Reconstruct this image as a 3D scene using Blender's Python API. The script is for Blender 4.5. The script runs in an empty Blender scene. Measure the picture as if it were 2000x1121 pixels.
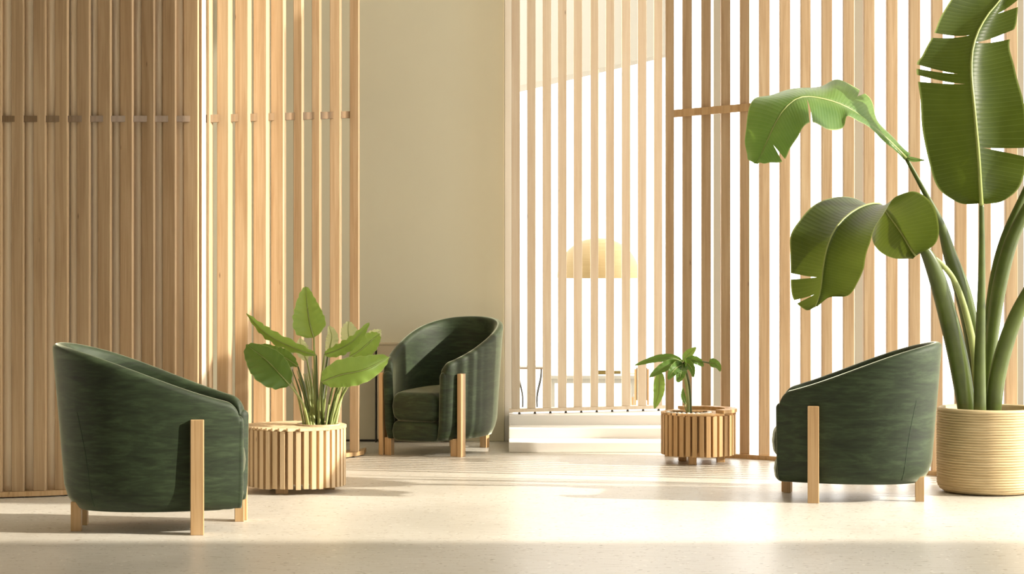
import bpy, bmesh, math, random
from mathutils import Vector, Matrix
random.seed(7)
PI = math.pi
COL = bpy.context.scene.collection
CAMZ, FPX, HX, HY = 1.18, 4200.0, 1000.0, 497.0
K = FPX / 3200.0                        # distances below were first read for a 3200 px lens

def at(px, py, Y): return atw(px, py, Y * K)
def atw(px, py, Y):                     # point of the room seen at a photo pixel, at distance Y
    return Vector(((px - HX) / FPX * Y, Y, CAMZ - (py - HY) / FPX * Y))
def ground(px, py):
    Y = FPX * CAMZ / (py - HY)
    return Vector(((px - HX) / FPX * Y, Y, 0))
def lerp(a, b, t): return a + (b - a) * t
def table(tab, x):
    if x <= tab[0][0]: return tab[0][1]
    for (x0, y0), (x1, y1) in zip(tab, tab[1:]):
        if x <= x1: return lerp(y0, y1, (x - x0) / (x1 - x0))
    return tab[-1][1]
def smooth_table(tab, x):
    xs = [p[0] for p in tab]; n = len(tab)
    x = min(max(x, xs[0]), xs[-1])
    i = 0
    while i < n - 2 and x > xs[i + 1]: i += 1
    t = (x - xs[i]) / (xs[i + 1] - xs[i])
    p0 = tab[max(i - 1, 0)][1]; p1 = tab[i][1]; p2 = tab[i + 1][1]; p3 = tab[min(i + 2, n - 1)][1]
    return cr(p0, p1, p2, p3, t)
def cr(p0, p1, p2, p3, t):
    return (p1 * 2 + (p2 - p0) * t + (p0 * 2 - p1 * 5 + p2 * 4 - p3) * (t * t) + (p1 * 3 - p0 - p2 * 3 + p3) * (t * t * t)) * 0.5
def spline(pts, t):
    n = len(pts) - 1
    f = min(max(t, 0), 1) * n
    i = min(int(f), n - 1); u = f - i
    return cr(pts[max(i - 1, 0)], pts[i], pts[i + 1], pts[min(i + 2, n)], u)

# ---------------------------------------------------------------- materials
def newmat(name):
    m = bpy.data.materials.new(name); m.use_nodes = True
    nt = m.node_tree
    return m, nt, nt.nodes['Principled BSDF']
def N(nt, typ, **kw):
    n = nt.nodes.new(typ)
    for k, v in kw.items():
        if k in n.inputs.keys() if hasattr(n.inputs, 'keys') else False: n.inputs[k].default_value = v
        else: setattr(n, k, v)
    return n
def L(nt, a, b): nt.links.new(a, b)
def ramp(nt, stops):
    r = nt.nodes.new('ShaderNodeValToRGB'); e = r.color_ramp.elements
    while len(e) < len(stops): e.new(0.5)
    for el, (p, c) in zip(e, stops):
        el.position = p; el.color = (c[0], c[1], c[2], 1)
    return r
def noise(nt, vec, scale, detail=4, rough=0.55):
    n = nt.nodes.new('ShaderNodeTexNoise'); n.inputs['Scale'].default_value = scale
    n.inputs['Detail'].default_value = detail; n.inputs['Roughness'].default_value = rough
    if vec is not None: L(nt, vec, n.inputs['Vector'])
    return n
def coords(nt, kind='Object', scale=(1, 1, 1), rand=False):
    tc = nt.nodes.new('ShaderNodeTexCoord'); mp = nt.nodes.new('ShaderNodeMapping')
    mp.inputs['Scale'].default_value = scale
    L(nt, tc.outputs[kind], mp.inputs['Vector'])
    if rand:
        oi = nt.nodes.new('ShaderNodeObjectInfo'); mu = nt.nodes.new('ShaderNodeMath'); mu.operation = 'MULTIPLY'
        mu.inputs[1].default_value = 37.0; L(nt, oi.outputs['Random'], mu.inputs[0])
        cb = nt.nodes.new('ShaderNodeCombineXYZ')
        for k in range(3): L(nt, mu.outputs[0], cb.inputs[k])
        L(nt, cb.outputs[0], mp.inputs['Location'])
    return mp.outputs['Vector']
def bump(nt, b, h, strength=0.1, dist=0.01):
    n = nt.nodes.new('ShaderNodeBump'); n.inputs['Strength'].default_value = strength
    n.inputs['Distance'].default_value = dist; L(nt, h, n.inputs['Height']); L(nt, n.outputs[0], b.inputs['Normal'])

def wood(name, dark, mid, light, rough=0.5):
    m, nt, b = newmat(name)
    v = coords(nt, 'Object', (22, 22, 0.9), True)
    n = noise(nt, v, 1.6, 5, 0.6); n.inputs['Distortion'].default_value = 0.6
    v2 = coords(nt, 'Object', (160, 160, 2.5), True)
    n2 = noise(nt, v2, 1.5, 3)
    mx = nt.nodes.new('ShaderNodeMath'); mx.operation = 'MULTIPLY_ADD'; mx.inputs[1].default_value = 0.3
    L(nt, n2.outputs['Fac'], mx.inputs[0]); 
    sc = nt.nodes.new('ShaderNodeMath'); sc.operation = 'MULTIPLY'; sc.inputs[1].default_value = 0.72
    L(nt, n.outputs['Fac'], sc.inputs[0]); L(nt, sc.outputs[0], mx.inputs[2])
    r = ramp(nt, [(0.34, dark), (0.5, mid), (0.68, light)])
    L(nt, mx.outputs[0], r.inputs[0])
    # small knots
    v3 = coords(nt, 'Object', (9, 9, 2.2), True)
    vo = nt.nodes.new('ShaderNodeTexVoronoi'); vo.inputs['Scale'].default_value = 1.3; L(nt, v3, vo.inputs['Vector'])
    kr = ramp(nt, [(0.0, (1, 1, 1)), (0.055, (0, 0, 0))]); L(nt, vo.outputs['Distance'], kr.inputs[0])
    mixc = nt.nodes.new('ShaderNodeMixRGB'); L(nt, kr.outputs[0], mixc.inputs[0]); L(nt, r.outputs[0], mixc.inputs[1])
    mixc.inputs[2].default_value = (dark[0] * .35, dark[1] * .3, dark[2] * .3, 1)
    # piece to piece tone
    oi = nt.nodes.new('ShaderNodeObjectInfo'); hs = nt.nodes.new('ShaderNodeHueSaturation')
    mr = nt.nodes.new('ShaderNodeMapRange'); mr.inputs['To Min'].default_value = 0.9; mr.inputs['To Max'].default_value = 1.08
    L(nt, oi.outputs['Random'], mr.inputs['Value']); L(nt, mr.outputs[0], hs.inputs['Value']); L(nt, mixc.outputs[0], hs.inputs['Color'])
    L(nt, hs.outputs[0], b.inputs['Base Color'])
    b.inputs['Roughness'].default_value = rough
    bump(nt, b, mx.outputs[0], 0.12, 0.004)
    return m
M_SLAT = wood('oak_slats', (.46, .31, .175), (.56, .40, .24), (.66, .51, .33))
M_PALE = wood('glow_lightened_slats', (.68, .55, .40), (.74, .62, .47), (.80, .70, .56))  # wood lightened to stand in for window glow and haze on the far slats
M_BATTEN = wood('batten_wood', (.76, .63, .45), (.83, .71, .54), (.87, .77, .61))
M_LEG = wood('leg_wood', (.46, .28, .125), (.58, .38, .19), (.68, .48, .27), 0.42)
M_DRUM = wood('planter_wood', (.44, .25, .10), (.56, .35, .16), (.67, .46, .24), 0.5)
M_DRUM2 = wood('dark_tan_wood', (.13, .09, .05), (.17, .12, .07), (.21, .16, .10), 0.5)
M_DRUMP = wood('planter_pale_wood', (.56, .39, .21), (.66, .48, .28), (.75, .58, .37), 0.5)

def plain(name, col, rough=0.6, var=0.06, scale=3.0, bstr=0.0, **kw):
    m, nt, b = newmat(name)
    n = noise(nt, coords(nt, 'Object'), scale, 5)
    lo = [max(0, c * (1 - var)) for c in col]; hi = [min(1, c * (1 + var)) for c in col]
    r = ramp(nt, [(0.3, lo), (0.7, hi)]); L(nt, n.outputs['Fac'], r.inputs[0]); L(nt, r.outputs[0], b.inputs['Base Color'])
    b.inputs['Roughness'].default_value = rough
    if bstr: bump(nt, b, noise(nt, coords(nt, 'Object'), scale * 30, 3).outputs['Fac'], bstr, 0.003)
    for k, v in kw.items(): b.inputs[k].default_value = v
    return m
M_WALL = plain('sage_beige_plaster', (.76, .72, .55), 0.85, 0.03, 1.2, 0.08)
M_SOFFIT = plain('shade_darkened_plaster', (.27, .25, .21), 0.85, 0.03, 1.0)  # plaster colour darkened to stand in for shade on the outside beam
M_MULL = plain('grey_cream_mullion', (.40, .375, .31), 0.6, 0.02, 2)
M_FLAT = wood('tan_flat_boards', (.37, .245, .13), (.46, .32, .18), (.55, .405, .245))
M_RAIL = wood('rail_wood', (.15, .09, .04), (.19, .12, .06), (.24, .16, .085))
M_REAR = plain('brown_rear_wall', (.36, .29, .22), 0.85, 0.03, 1.0)
M_WHITE = plain('white_plaster', (.93, .91, .87), 0.8, 0.02, 1.5, 0.05)
M_ROOM = plain('warm_room_plaster', (.80, .76, .68), 0.85, 0.02, 1.0)
M_STEP = plain('white_stone', (.92, .89, .84), 0.5, 0.02, 2.0, 0.05)
M_LOW = plain('beige_panel', (.70, .60, .42), 0.75, 0.03, 1.4)
M_DARK = plain('dark_metal', (.03, .028, .025), 0.4, 0.1, 5)
M_BRASS = plain('brushed_brass', (.20, .15, .05), 0.3, 0.05, 9, 0, **{'Metallic': 0.7})
M_FRAME = plain('cream_window_frame', (.78, .72, .60), 0.5, 0.02, 2)
M_SOIL = plain('dark_soil', (.035, .024, .015), 0.95, 0.5, 40, 0.5)
M_PEBBLE = plain('white_pebble', (.75, .72, .66), 0.6, 0.12, 20)

def floor_mat():
    m, nt, b = newmat('terrazzo')
    v = coords(nt, 'Object')
    n = noise(nt, v, 0.9, 6, 0.6)
    base = ramp(nt, [(0.3, (.57, .54, .475)), (0.7, (.68, .65, .585))]); L(nt, n.outputs['Fac'], base.inputs[0])
    last = base.outputs[0]
    for sc, thr, col, vec in ((26, .22, (.20, .15, .09), (1, 2, 1)), (15, .15, (.30, .24, .17), (1, 2, 1)), (24, .20, (.80, .77, .70), (1, 1, 1)), (55, .2, (.46, .38, .28), (1, 1, 1))):
        vo = nt.nodes.new('ShaderNodeTexVoronoi'); vo.inputs['Scale'].default_value = sc
        vv = coords(nt, 'Object', vec); nn = noise(nt, vv, 9, 2)
        ad = nt.nodes.new('ShaderNodeVectorMath'); ad.operation = 'MULTIPLY_ADD'; ad.inputs[1].default_value = (.12, .12, .12)
        L(nt, nn.outputs['Color'], ad.inputs[0]); L(nt, vv, ad.inputs[2]); L(nt, ad.outputs[0], vo.inputs['Vector'])
        r = ramp(nt, [(thr * .7, (1, 1, 1)), (thr, (0, 0, 0))]); L(nt, vo.outputs['Distance'], r.inputs[0])
        gate = ramp(nt, [(0.55, (0, 0, 0)), (0.57, (.9, .9, .9))])
        sep = nt.nodes.new('ShaderNodeSeparateColor'); L(nt, vo.outputs['Color'], sep.inputs[0]); L(nt, sep.outputs[0], gate.inputs[0])
        mu = nt.nodes.new('ShaderNodeMath'); mu.operation = 'MULTIPLY'; L(nt, r.outputs[0], mu.inputs[0]); L(nt, gate.outputs[0], mu.inputs[1])
        mx = nt.nodes.new('ShaderNodeMixRGB'); L(nt, mu.outputs[0], mx.inputs[0]); L(nt, last, mx.inputs[1]); mx.inputs[2].default_value = (*col, 1)
        last = mx.outputs[0]
    L(nt, last, b.inputs['Base Color'])
    st = noise(nt, coords(nt, 'Object', (3, 26, 1)), 2.2, 5, 0.65)
    sr = ramp(nt, [(0.36, (.86, .84, .80)), (0.5, (1, 1, 1))]); L(nt, st.outputs['Fac'], sr.inputs[0])
    mm = nt.nodes.new('ShaderNodeMixRGB'); mm.blend_type = 'MULTIPLY'; mm.inputs[0].default_value = 1
    L(nt, last, mm.inputs[1]); L(nt, sr.outputs[0], mm.inputs[2]); L(nt, mm.outputs[0], b.inputs['Base Color'])
    rr = ramp(nt, [(0.3, (.3,) * 3), (0.7, (.42,) * 3)]); L(nt, n.outputs['Fac'], rr.inputs[0]); L(nt, rr.outputs[0], b.inputs['Roughness'])
    b.inputs['Specular IOR Level'].default_value = 0.45
    return m
M_FLOOR = floor_mat()

def velvet():
    m, nt, b = newmat('green_velvet')
    v = coords(nt, 'Object', (1.5, 1.5, 7))
    n = noise(nt, v, 2.2, 6, 0.65); n.inputs['Distortion'].default_value = 1.2
    v2 = coords(nt, 'Object', (9, 9, 60)); n2 = noise(nt, v2, 1.5, 4, 0.6)
    ad = nt.nodes.new('ShaderNodeMath'); ad.operation = 'MULTIPLY_ADD'; ad.inputs[1].default_value = 0.35
    L(nt, n2.outputs['Fac'], ad.inputs[0]); sc = nt.nodes.new('ShaderNodeMath'); sc.operation = 'MULTIPLY'; sc.inputs[1].default_value = 0.68
    L(nt, n.outputs['Fac'], sc.inputs[0]); L(nt, sc.outputs[0], ad.inputs[2])
    r = ramp(nt, [(0.36, (.006, .012, .003)), (0.52, (.016, .030, .009)), (0.7, (.042, .068, .028))])
    L(nt, ad.outputs[0], r.inputs[0]); L(nt, r.outputs[0], b.inputs['Base Color'])
    b.inputs['Roughness'].default_value = 0.62
    b.inputs['Specular IOR Level'].default_value = 0.4
    b.inputs['Sheen Weight'].default_value = 1.0; b.inputs['Sheen Roughness'].default_value = 0.3
    b.inputs['Sheen Tint'].default_value = (.92, .97, .74, 1)
    bump(nt, b, ad.outputs[0], 0.12, 0.01)
    return m
M_VELVET = velvet()
M_SEAM = plain('dark_seam', (.02, .04, .02), 0.8, 0.1, 10)

def leafmat(name, dark, light, trans, tw=0.35, rough=0.32, vein=(.35, .42, .14)):
    m, nt, b = newmat(name)
    uv = nt.nodes.new('ShaderNodeUVMap'); uv.uv_map = 'UVMap'
    sp = nt.nodes.new('ShaderNodeSeparateXYZ'); L(nt, uv.outputs[0], sp.inputs[0])
    ab = nt.nodes.new('ShaderNodeMath'); ab.operation = 'ABSOLUTE'; L(nt, sp.outputs['Y'], ab.inputs[0])
    n = noise(nt, coords(nt, 'Object'), 5, 4)
    r = ramp(nt, [(0.3, dark), (0.72, light)]); L(nt, n.outputs['Fac'], r.inputs[0])
    # fine side veins run from the midrib to the margin
    wv = nt.nodes.new('ShaderNodeMath'); wv.operation = 'MULTIPLY_ADD'; wv.inputs[1].default_value = -0.0
    L(nt, ab.outputs[0], wv.inputs[0]); L(nt, sp.outputs['X'], wv.inputs[2])
    sn = nt.nodes.new('ShaderNodeMath'); sn.operation = 'MULTIPLY'; sn.inputs[1].default_value = 430.0; L(nt, wv.outputs[0], sn.inputs[0])
    si = nt.nodes.new('ShaderNodeMath'); si.operation = 'SINE'; L(nt, sn.outputs[0], si.inputs[0])
    vr = ramp(nt, [(0.9, (0, 0, 0)), (1.0, (.12, .12, .12))]); L(nt, si.outputs[0], vr.inputs[0])
    mx = nt.nodes.new('ShaderNodeMixRGB'); L(nt, vr.outputs[0], mx.inputs[0]); L(nt, r.outputs[0], mx.inputs[1]); mx.inputs[2].default_value = (*vein, 1)
    er = ramp(nt, [(0.955, (0, 0, 0)), (0.99, (.8, .8, .8))]); L(nt, ab.outputs[0], er.inputs[0])
    mx2 = nt.nodes.new('ShaderNodeMixRGB'); L(nt, er.outputs[0], mx2.inputs[0]); L(nt, mx.outputs[0], mx2.inputs[1]); mx2.inputs[2].default_value = (*vein, 1)
    L(nt, mx2.outputs[0], b.inputs['Base Color'])
    b.inputs['Roughness'].default_value = rough
    bump(nt, b, si.outputs[0], 0.12, 0.002)
    b.inputs['Specular IOR Level'].default_value = 0.22
    tr = nt.nodes.new('ShaderNodeBsdfTranslucent'); tr.inputs[0].default_value = (*trans, 1)
    ms = nt.nodes.new('ShaderNodeMixShader'); ms.inputs[0].default_value = tw
    out = nt.nodes['Material Output']
    L(nt, b.outputs[0], ms.inputs[1]); L(nt, tr.outputs[0], ms.inputs[2]); L(nt, ms.outputs[0], out.inputs['Surface'])
    return m
M_BANANA = leafmat('banana_leaf', (.020, .036, .005), (.050, .076, .013), (.12, .165, .013), 0.24, 0.42)
M_LIGHTLEAF = leafmat('young_leaf', (.13, .24, .04), (.27, .40, .10), (.36, .52, .10), 0.4, 0.35, (.5, .58, .25))
M_PALELEAF = leafmat('pale_leaf', (.45, .52, .27), (.66, .68, .46), (.6, .66, .35), 0.4, 0.4, (.7, .72, .5))
M_MIDLEAF = leafmat('mid_green_leaf', (.06, .14, .03), (.14, .24, .06), (.2, .34, .05), 0.3, 0.35, (.5, .55, .25))
M_STEM = plain('green_stem', (.075, .105, .018), 0.35, 0.3, 6)
M_STEMP = plain('pale_green_stem', (.33, .38, .13), 0.4, 0.25, 8)
M_RIB = plain('leaf_rib', (.28, .33, .09), 0.4, 0.15, 8)

def wicker():
    m, nt, b = newmat('wicker')
    v = coords(nt, 'Object', (3, 3, 60)); n = noise(nt, v, 2, 4)
    r = ramp(nt, [(0.3, (.50, .37, .19)), (0.7, (.68, .54, .32))]); L(nt, n.outputs['Fac'], r.inputs[0]); L(nt, r.outputs[0], b.inputs['Base Color'])
    b.inputs['Roughness'].default_value = 0.65
    return m
M_WICKER = wicker()
def lampmat():
    m, nt, b = newmat('lamp_shade_fabric')
    b.inputs['Base Color'].default_value = (.55, .40, .17, 1); b.inputs['Roughness'].default_value = 0.7
    n = noise(nt, coords(nt, 'Object', (1, 1, 30)), 4, 3); r = ramp(nt, [(.3, (.25, .175, .075)), (.7, (.29, .21, .10))])
    L(nt, n.outputs['Fac'], r.inputs[0]); L(nt, r.outputs[0], b.inputs['Base Color'])
    return m
M_LAMP = lampmat()
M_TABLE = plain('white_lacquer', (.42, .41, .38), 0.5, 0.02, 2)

# ---------------------------------------------------------------- object helpers
def thing(name, label, cat, loc=(0, 0, 0), rotz=0, group=None):
    o = bpy.data.objects.new(name, None); COL.objects.link(o)
    o.empty_display_size = 0.1
    o.location = loc; o.rotation_euler = (0, 0, rotz); o['label'] = label; o['category'] = cat
    if group: o['group'] = group
    return o
def obj(name, bm, mat, parent=None, smooth=False, label=None):
    me = bpy.data.meshes.new(name); bm.normal_update(); bm.to_mesh(me); bm.free()
    me.materials.append(mat)
    if smooth:
        for p in me.polygons: p.use_smooth = True
    o = bpy.data.objects.new(name, me); COL.objects.link(o)
    if parent: o.parent = parent
    if label: o['label'] = label
    return o
def struct(name, bm, mat):
    o = obj(name, bm, mat); o['kind'] = 'structure'; return o
def add_box(bm, x0, x1, y0, y1, z0, z1, bev=0.0):
    r = bmesh.ops.create_cube(bm, size=1.0)
    vs = r['verts']
    bmesh.ops.scale(bm, vec=(x1 - x0, y1 - y0, z1 - z0), verts=vs)
    bmesh.ops.translate(bm, vec=((x0 + x1) / 2, (y0 + y1) / 2, (z0 + z1) / 2), verts=vs)
    if bev:
        es = list({e for v in vs for e in v.link_edges})
        bmesh.ops.bevel(bm, geom=es, offset=bev, segments=2, profile=0.5, affect='EDGES')
def box(*a, **k):
    bm = bmesh.new(); add_box(bm, *a, **k); return bm
def add_tube(bm, pts, rad, seg=10, squash=1.0, n=None):
    if n:
        pts2 = [spline(pts, i / n) for i in range(n + 1)]; rad = [spline([Vector((r, 0, 0)) for r in rad], i / n).x for i in range(n + 1)]; pts = pts2
    rings = []; up = None
    for i, p in enumerate(pts):
        d = (pts[min(i + 1, len(pts) - 1)] - pts[max(i - 1, 0)]).normalized()
        if up is None:
            up = Vector((0, 1, 0)) if abs(d.y) < 0.9 else Vector((1, 0, 0))
        a = d.cross(up).normalized(); up = a.cross(d).normalized()
        r = max(rad[i], 0.0006)
        rings.append([bm.verts.new(p + a * (math.cos(2 * PI * k / seg) * r) + up * (math.sin(2 * PI * k / seg) * r * squash)) for k in range(seg)])
    for A, B in zip(rings, rings[1:]):
        for k in range(seg): bm.faces.new((A[k], A[(k + 1) % seg], B[(k + 1) % seg], B[k]))
    bm.faces.new(rings[0][::-1]); bm.faces.new(rings[-1])
    bmesh.ops.recalc_face_normals(bm, faces=bm.faces)
def lathe(prof, seg=64, close=False):
    bm = bmesh.new(); rings = []
    for r, z in prof:
        if r < 1e-5: rings.append([bm.verts.new((0, 0, z))]); continue
        rings.append([bm.verts.new((r * math.cos(2 * PI * k / seg), r * math.sin(2 * PI * k / seg), z)) for k in range(seg)])
    for A, B in zip(rings, rings[1:]):
        for k in range(seg):
            k2 = (k + 1) % seg
            if len(A) == 1 and len(B) == 1: continue
            if len(A) == 1: bm.faces.new((A[0], B[k2], B[k]))
            elif len(B) == 1: bm.faces.new((A[k], A[k2], B[0]))
            else: bm.faces.new((A[k], A[k2], B[k2], B[k]))
    bmesh.ops.recalc_face_normals(bm, faces=bm.faces)
    return bm

# ---------------------------------------------------------------- room
YW = 10.35 * K
struct('floor', box(-7, 9, -4, 24, -0.2, 0), M_FLOOR)
struct('ceiling', box(-4.2, 3.8, -3.2, YW + .5, 5.2, 5.4), M_ROOM)
struct('wall_left', box(-4.4, -4.2, -3.2, YW + .5, 0, 5.2), M_ROOM)
struct('wall_back', box(-4.2, -0.0485, YW, YW + .4, 0, 5.2, bev=0.004), M_WALL)
struct('trim_1', box(-0.0475, 0.006, YW + .01, YW + .37, 0, 5.2, bev=0.004), M_WHITE)
struct('sun_block_roof', box(3.82, 18, -3.2, 6.45, 5.2, 5.35), M_SOFFIT)      # unseen slab added to cast the straight near shadow edge on the floor
struct('wall_front', box(-4.2, 3.8, -3.4, -3.2, 0, 5.2), M_REAR)
# right hand wall outside the frame: a solid stretch, a tall opening, then added sun blockers
bm = bmesh.new(); add_box(bm, 3.5, 3.8, -3.2, 7.2, 0, 5.2)
add_box(bm, 3.5, 3.8, 8.95, 9.86, 2.75, 5.2)  # hanging panel added out of view to keep sun off the left screen
add_box(bm, 3.5, 3.8, 12.45, 14.6, 0, 5.2)  # pier added out of view to keep striped sun off the back wall
struct('wall_right', bm, M_ROOM)
# deep roof edge outside, behind the far screen: its lower edge comes nearer to the right
def prism(pts, z0, z1):
    bm = bmesh.new()
    a = [bm.verts.new((x, y, z0)) for x, y in pts]; b = [bm.verts.new((x, y, z1)) for x, y in pts]
    n = len(pts); bm.faces.new(a[::-1]); bm.faces.new(b)
    for i in range(n): bm.faces.new((a[i], a[(i + 1) % n], b[(i + 1) % n], b[i]))
    bmesh.ops.recalc_face_normals(bm, faces=bm.faces)
    return bm
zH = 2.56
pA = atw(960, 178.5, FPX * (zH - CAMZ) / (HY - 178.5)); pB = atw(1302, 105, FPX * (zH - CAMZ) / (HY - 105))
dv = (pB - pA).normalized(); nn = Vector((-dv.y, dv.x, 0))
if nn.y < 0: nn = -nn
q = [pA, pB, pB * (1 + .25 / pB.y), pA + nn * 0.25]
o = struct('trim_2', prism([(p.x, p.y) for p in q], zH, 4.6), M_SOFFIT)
# cream mullions of the glazing beyond the right screen
def mullion(px, w, Y, n):
    p = at(px, 500, Y); hw = w / 2 / FPX * p.y
    struct('window_%d' % n, box(p.x - hw, p.x + hw, p.y, p.y + 0.06, 0, 4.6, bev=0.004), M_MULL)
mullion(1401, 14, 10.6, 1); mullion(1679, 18, 10.2, 2); mullion(1991, 18, 9.9, 3)

# low steps
SY = [9.76 * K, 9.98 * K, 10.2 * K, YW]
t = thing('step_flight', 'low flight of wide white stone steps rising to the far slatted screen', 'steps', (0.0, SY[0], 0))
for k, h in enumerate((.06, .12, .18)):
    obj('step', box(-0.02, 1.06, SY[k] - SY[0], SY[k + 1] - SY[0] - .002, 0, h, bev=0.004), M_STEP, t)
obj('landing', box(0.008, 1.06, YW - SY[0], YW + .5 - SY[0], 0, .18, bev=0.003), M_STEP, t)

# low partition against the wall behind the middle chair
yq = YW - .045
tp = thing('low_partition', 'low beige panel cabinet against the sage wall, behind the middle green armchair', 'cabinet', (0, yq, 0))
x0 = atw(737, 700, yq).x; x1 = atw(915, 700, yq).x
obj('body', box(x0, x1, -0.03, 0.043, 0.02, 0.612, bev=0.004), M_LOW, tp)
obj('top_board', box(x0 - .004, x1 + .004, -0.034, 0.044, 0.612, 0.626, bev=0.003), M_LOW, tp)
obj('side_strip', box(x0 - .012, x0 - .0045, -0.03, 0.04, 0.0, 0.61), M_DARK, tp, label='thin dark edge strip')
struct('baseboard_back', box(-2.0, x0 - .014, YW - .015, YW - .001, 0, 0.012), M_DARK)

# ---------------------------------------------------------------- slatted screens
def slat(parent, base, px0, px1, Y, zb, H, depth, mat, rot=None, kind='slat', label=None):
    # a vertical board whose front face spans px0..px1 at distance Y
    xa = (px0 - HX) / FPX * Y; xb = (px1 - HX) / FPX * Y; w = xb - xa
    bm = box(-w / 2, w / 2, 0, depth, 0, H - zb, bev=0.0025)
    o = obj(kind, bm, mat, parent, label=label)
    o.location = Vector(((xa + xb) / 2, Y, zb)) - base
    if rot: o.rotation_euler = (0, 0, rot)
    return o
def ribbon(pts, depth, z0, z1, base, shift=0.0, zf=None):
    # board that follows a curve in plan (pts world x,y), depth measured away from the camera
    bm = bmesh.new(); R = []
    for x, y in pts:
        if zf: z0, z1 = zf(y)
        R.append([bm.verts.new(Vector((x, y + dy + shift, z)) - base) for dy, z in ((0, z0), (depth, z0), (depth, z1), (0, z1))])
    for A, B in zip(R, R[1:]):
        for k in range(4): bm.faces.new((A[k], A[(k + 1) % 4], B[(k + 1) % 4], B[k]))
    bm.faces.new(R[0][::-1]); bm.faces.new(R[-1]); bmesh.ops.recalc_face_normals(bm, faces=bm.faces)
    return bm
HS = 4.3
# left screen
LB = [(-60, 974), (0, 973), (200, 964), (400, 943), (550, 917), (700, 892), (760, 885)]
def YL(px): return FPX * CAMZ / (smooth_table(LB, px) - HY)
base = Vector((-1.7, 8.6 * K, 0))
ls = thing('slatted_screen', 'curved oak slat screen at left, running from the left armchair up to the sage wall', 'screen', base)
edges = [(-21, 2), (22, 45), (65, 88), (107, 131), (150, 174), (191, 215), (234, 258), (276.5, 300), (317.5, 342), (358.5, 386)]
for a, b_ in edges[0:]: slat(ls, base, a, b_, YL((a + b_) / 2), 0.03, HS, 0.055, M_FLAT)
# rounded battens of the second row, half hidden behind the flat ones
for a, b_ in edges:
    Y = YL((a + b_) / 2) + 0.016
    c = a - 4.0
    p = atw(c, 500, Y); r = 15.5 / FPX * Y
    bm = bmesh.new(); seg = 20; rr = []
    for z in (0.03, HS):
        rr.append([bm.verts.new((r * math.cos(PI + PI * k / seg), r * 0.75 * math.sin(PI + PI * k / seg), z)) for k in range(seg + 1)])
    for k in range(seg): bm.faces.new((rr[0][k], rr[0][k + 1], rr[1][k + 1], rr[1][k]))
    bm.faces.new((rr[0][0], rr[1][0], rr[1][-1], rr[0][-1])); bm.faces.new(rr[0][::-1]); bm.faces.new(rr[1])
    bmesh.ops.recalc_face_normals(bm, faces=bm.faces)
    o = obj('rounded_batten', bm, M_BATTEN, ls, smooth=False)
    for pl in o.data.polygons: pl.use_smooth = len(pl.vertices) == 4 and abs(pl.normal.z) < .1 and pl.normal.y < -.01
    o.location = Vector((p.x, Y + .02, 0)) - base
# backing board of the solid stretch
pts = [((x - HX) / FPX * (YL(x) + .09), YL(x) + .09) for x in range(-60, 392, 12)]
obj('backing_board', ribbon(pts, 0.02, 0.03, HS, base), M_SLAT, ls)
# turned post between the two stretches
w = 0.034; Y = YL(394) - 0.0
bm = box(-w / 2, w / 2, -w / 2, w / 2, 0.03, HS, bev=0.003)
o = obj('corner_post', bm, M_PALE, ls); p = atw(393.5, 500, Y + .02); o.location = Vector((p.x, p.y, 0)) - base; o.rotation_euler = (0, 0, math.radians(58))
fins = [(404, 409, .14), (424, 446, .17), (459, 484, .17), (495, 520, .16), (529, 553, .15), (573, 589, .14), (609, 624, .13), (644, 664, .12), (683, 700, .11)]
for a, b_, d in fins: slat(ls, base, a, b_, YL((a + b_) / 2), 0.03, HS, d, M_SLAT)
pts = [((x - HX) / FPX * (YL(x)), YL(x)) for x in list(range(-60, 708, 12)) + [711]]
obj('base_board', ribbon(pts, 0.20, 0.006, 0.03, base, -0.012), M_LEG, ls)
pts = [((x - HX) / FPX * (YL(x) + .003), YL(x) + .003) for x in range(-60, 385, 12)]
def zpix(py, Y): return CAMZ - (py - HY) / FPX * Y
obj('rail', ribbon(pts, 0.016, 0, 0, base, 0, lambda y: (zpix(238, y), zpix(226, y))), M_RAIL, ls)
# back rail runs straight behind the open fins
ra, rb = atw(403, 232, YL(403) + .03), atw(684, 224, YL(690) + .03)
bm = bmesh.new()
def bar(bm, a, b, hy, hz):
    vs = []
    for p in (a, b):
        vs.append([bm.verts.new(p + Vector((0, sy * hy, sz * hz))) for sy, sz in ((-1, -1), (1, -1), (1, 1), (-1, 1))])
    A, B = vs
    for k in range(4): bm.faces.new((A[k], A[(k + 1) % 4], B[(k + 1) % 4], B[k]))
    bm.faces.new(A[::-1]); bm.faces.new(B); bmesh.ops.recalc_face_normals(bm, faces=bm.faces)
bar(bm, ra - base, rb - base, 0.015, 0.02); obj('rail', bm, M_RAIL, ls)
for px in (52, 128, 230, 330, 420, 520, 610, 690):
    bm = bmesh.new(); bmesh.ops.create_cone(bm, cap_ends=True, segments=12, radius1=.008, radius2=.006, depth=.0062)
    o = obj('foot', bm, M_DARK, ls); Y = YL(px) + .01; p = atw(px, 500, Y); o.location = Vector((p.x, Y, .0031)) - base

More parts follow.
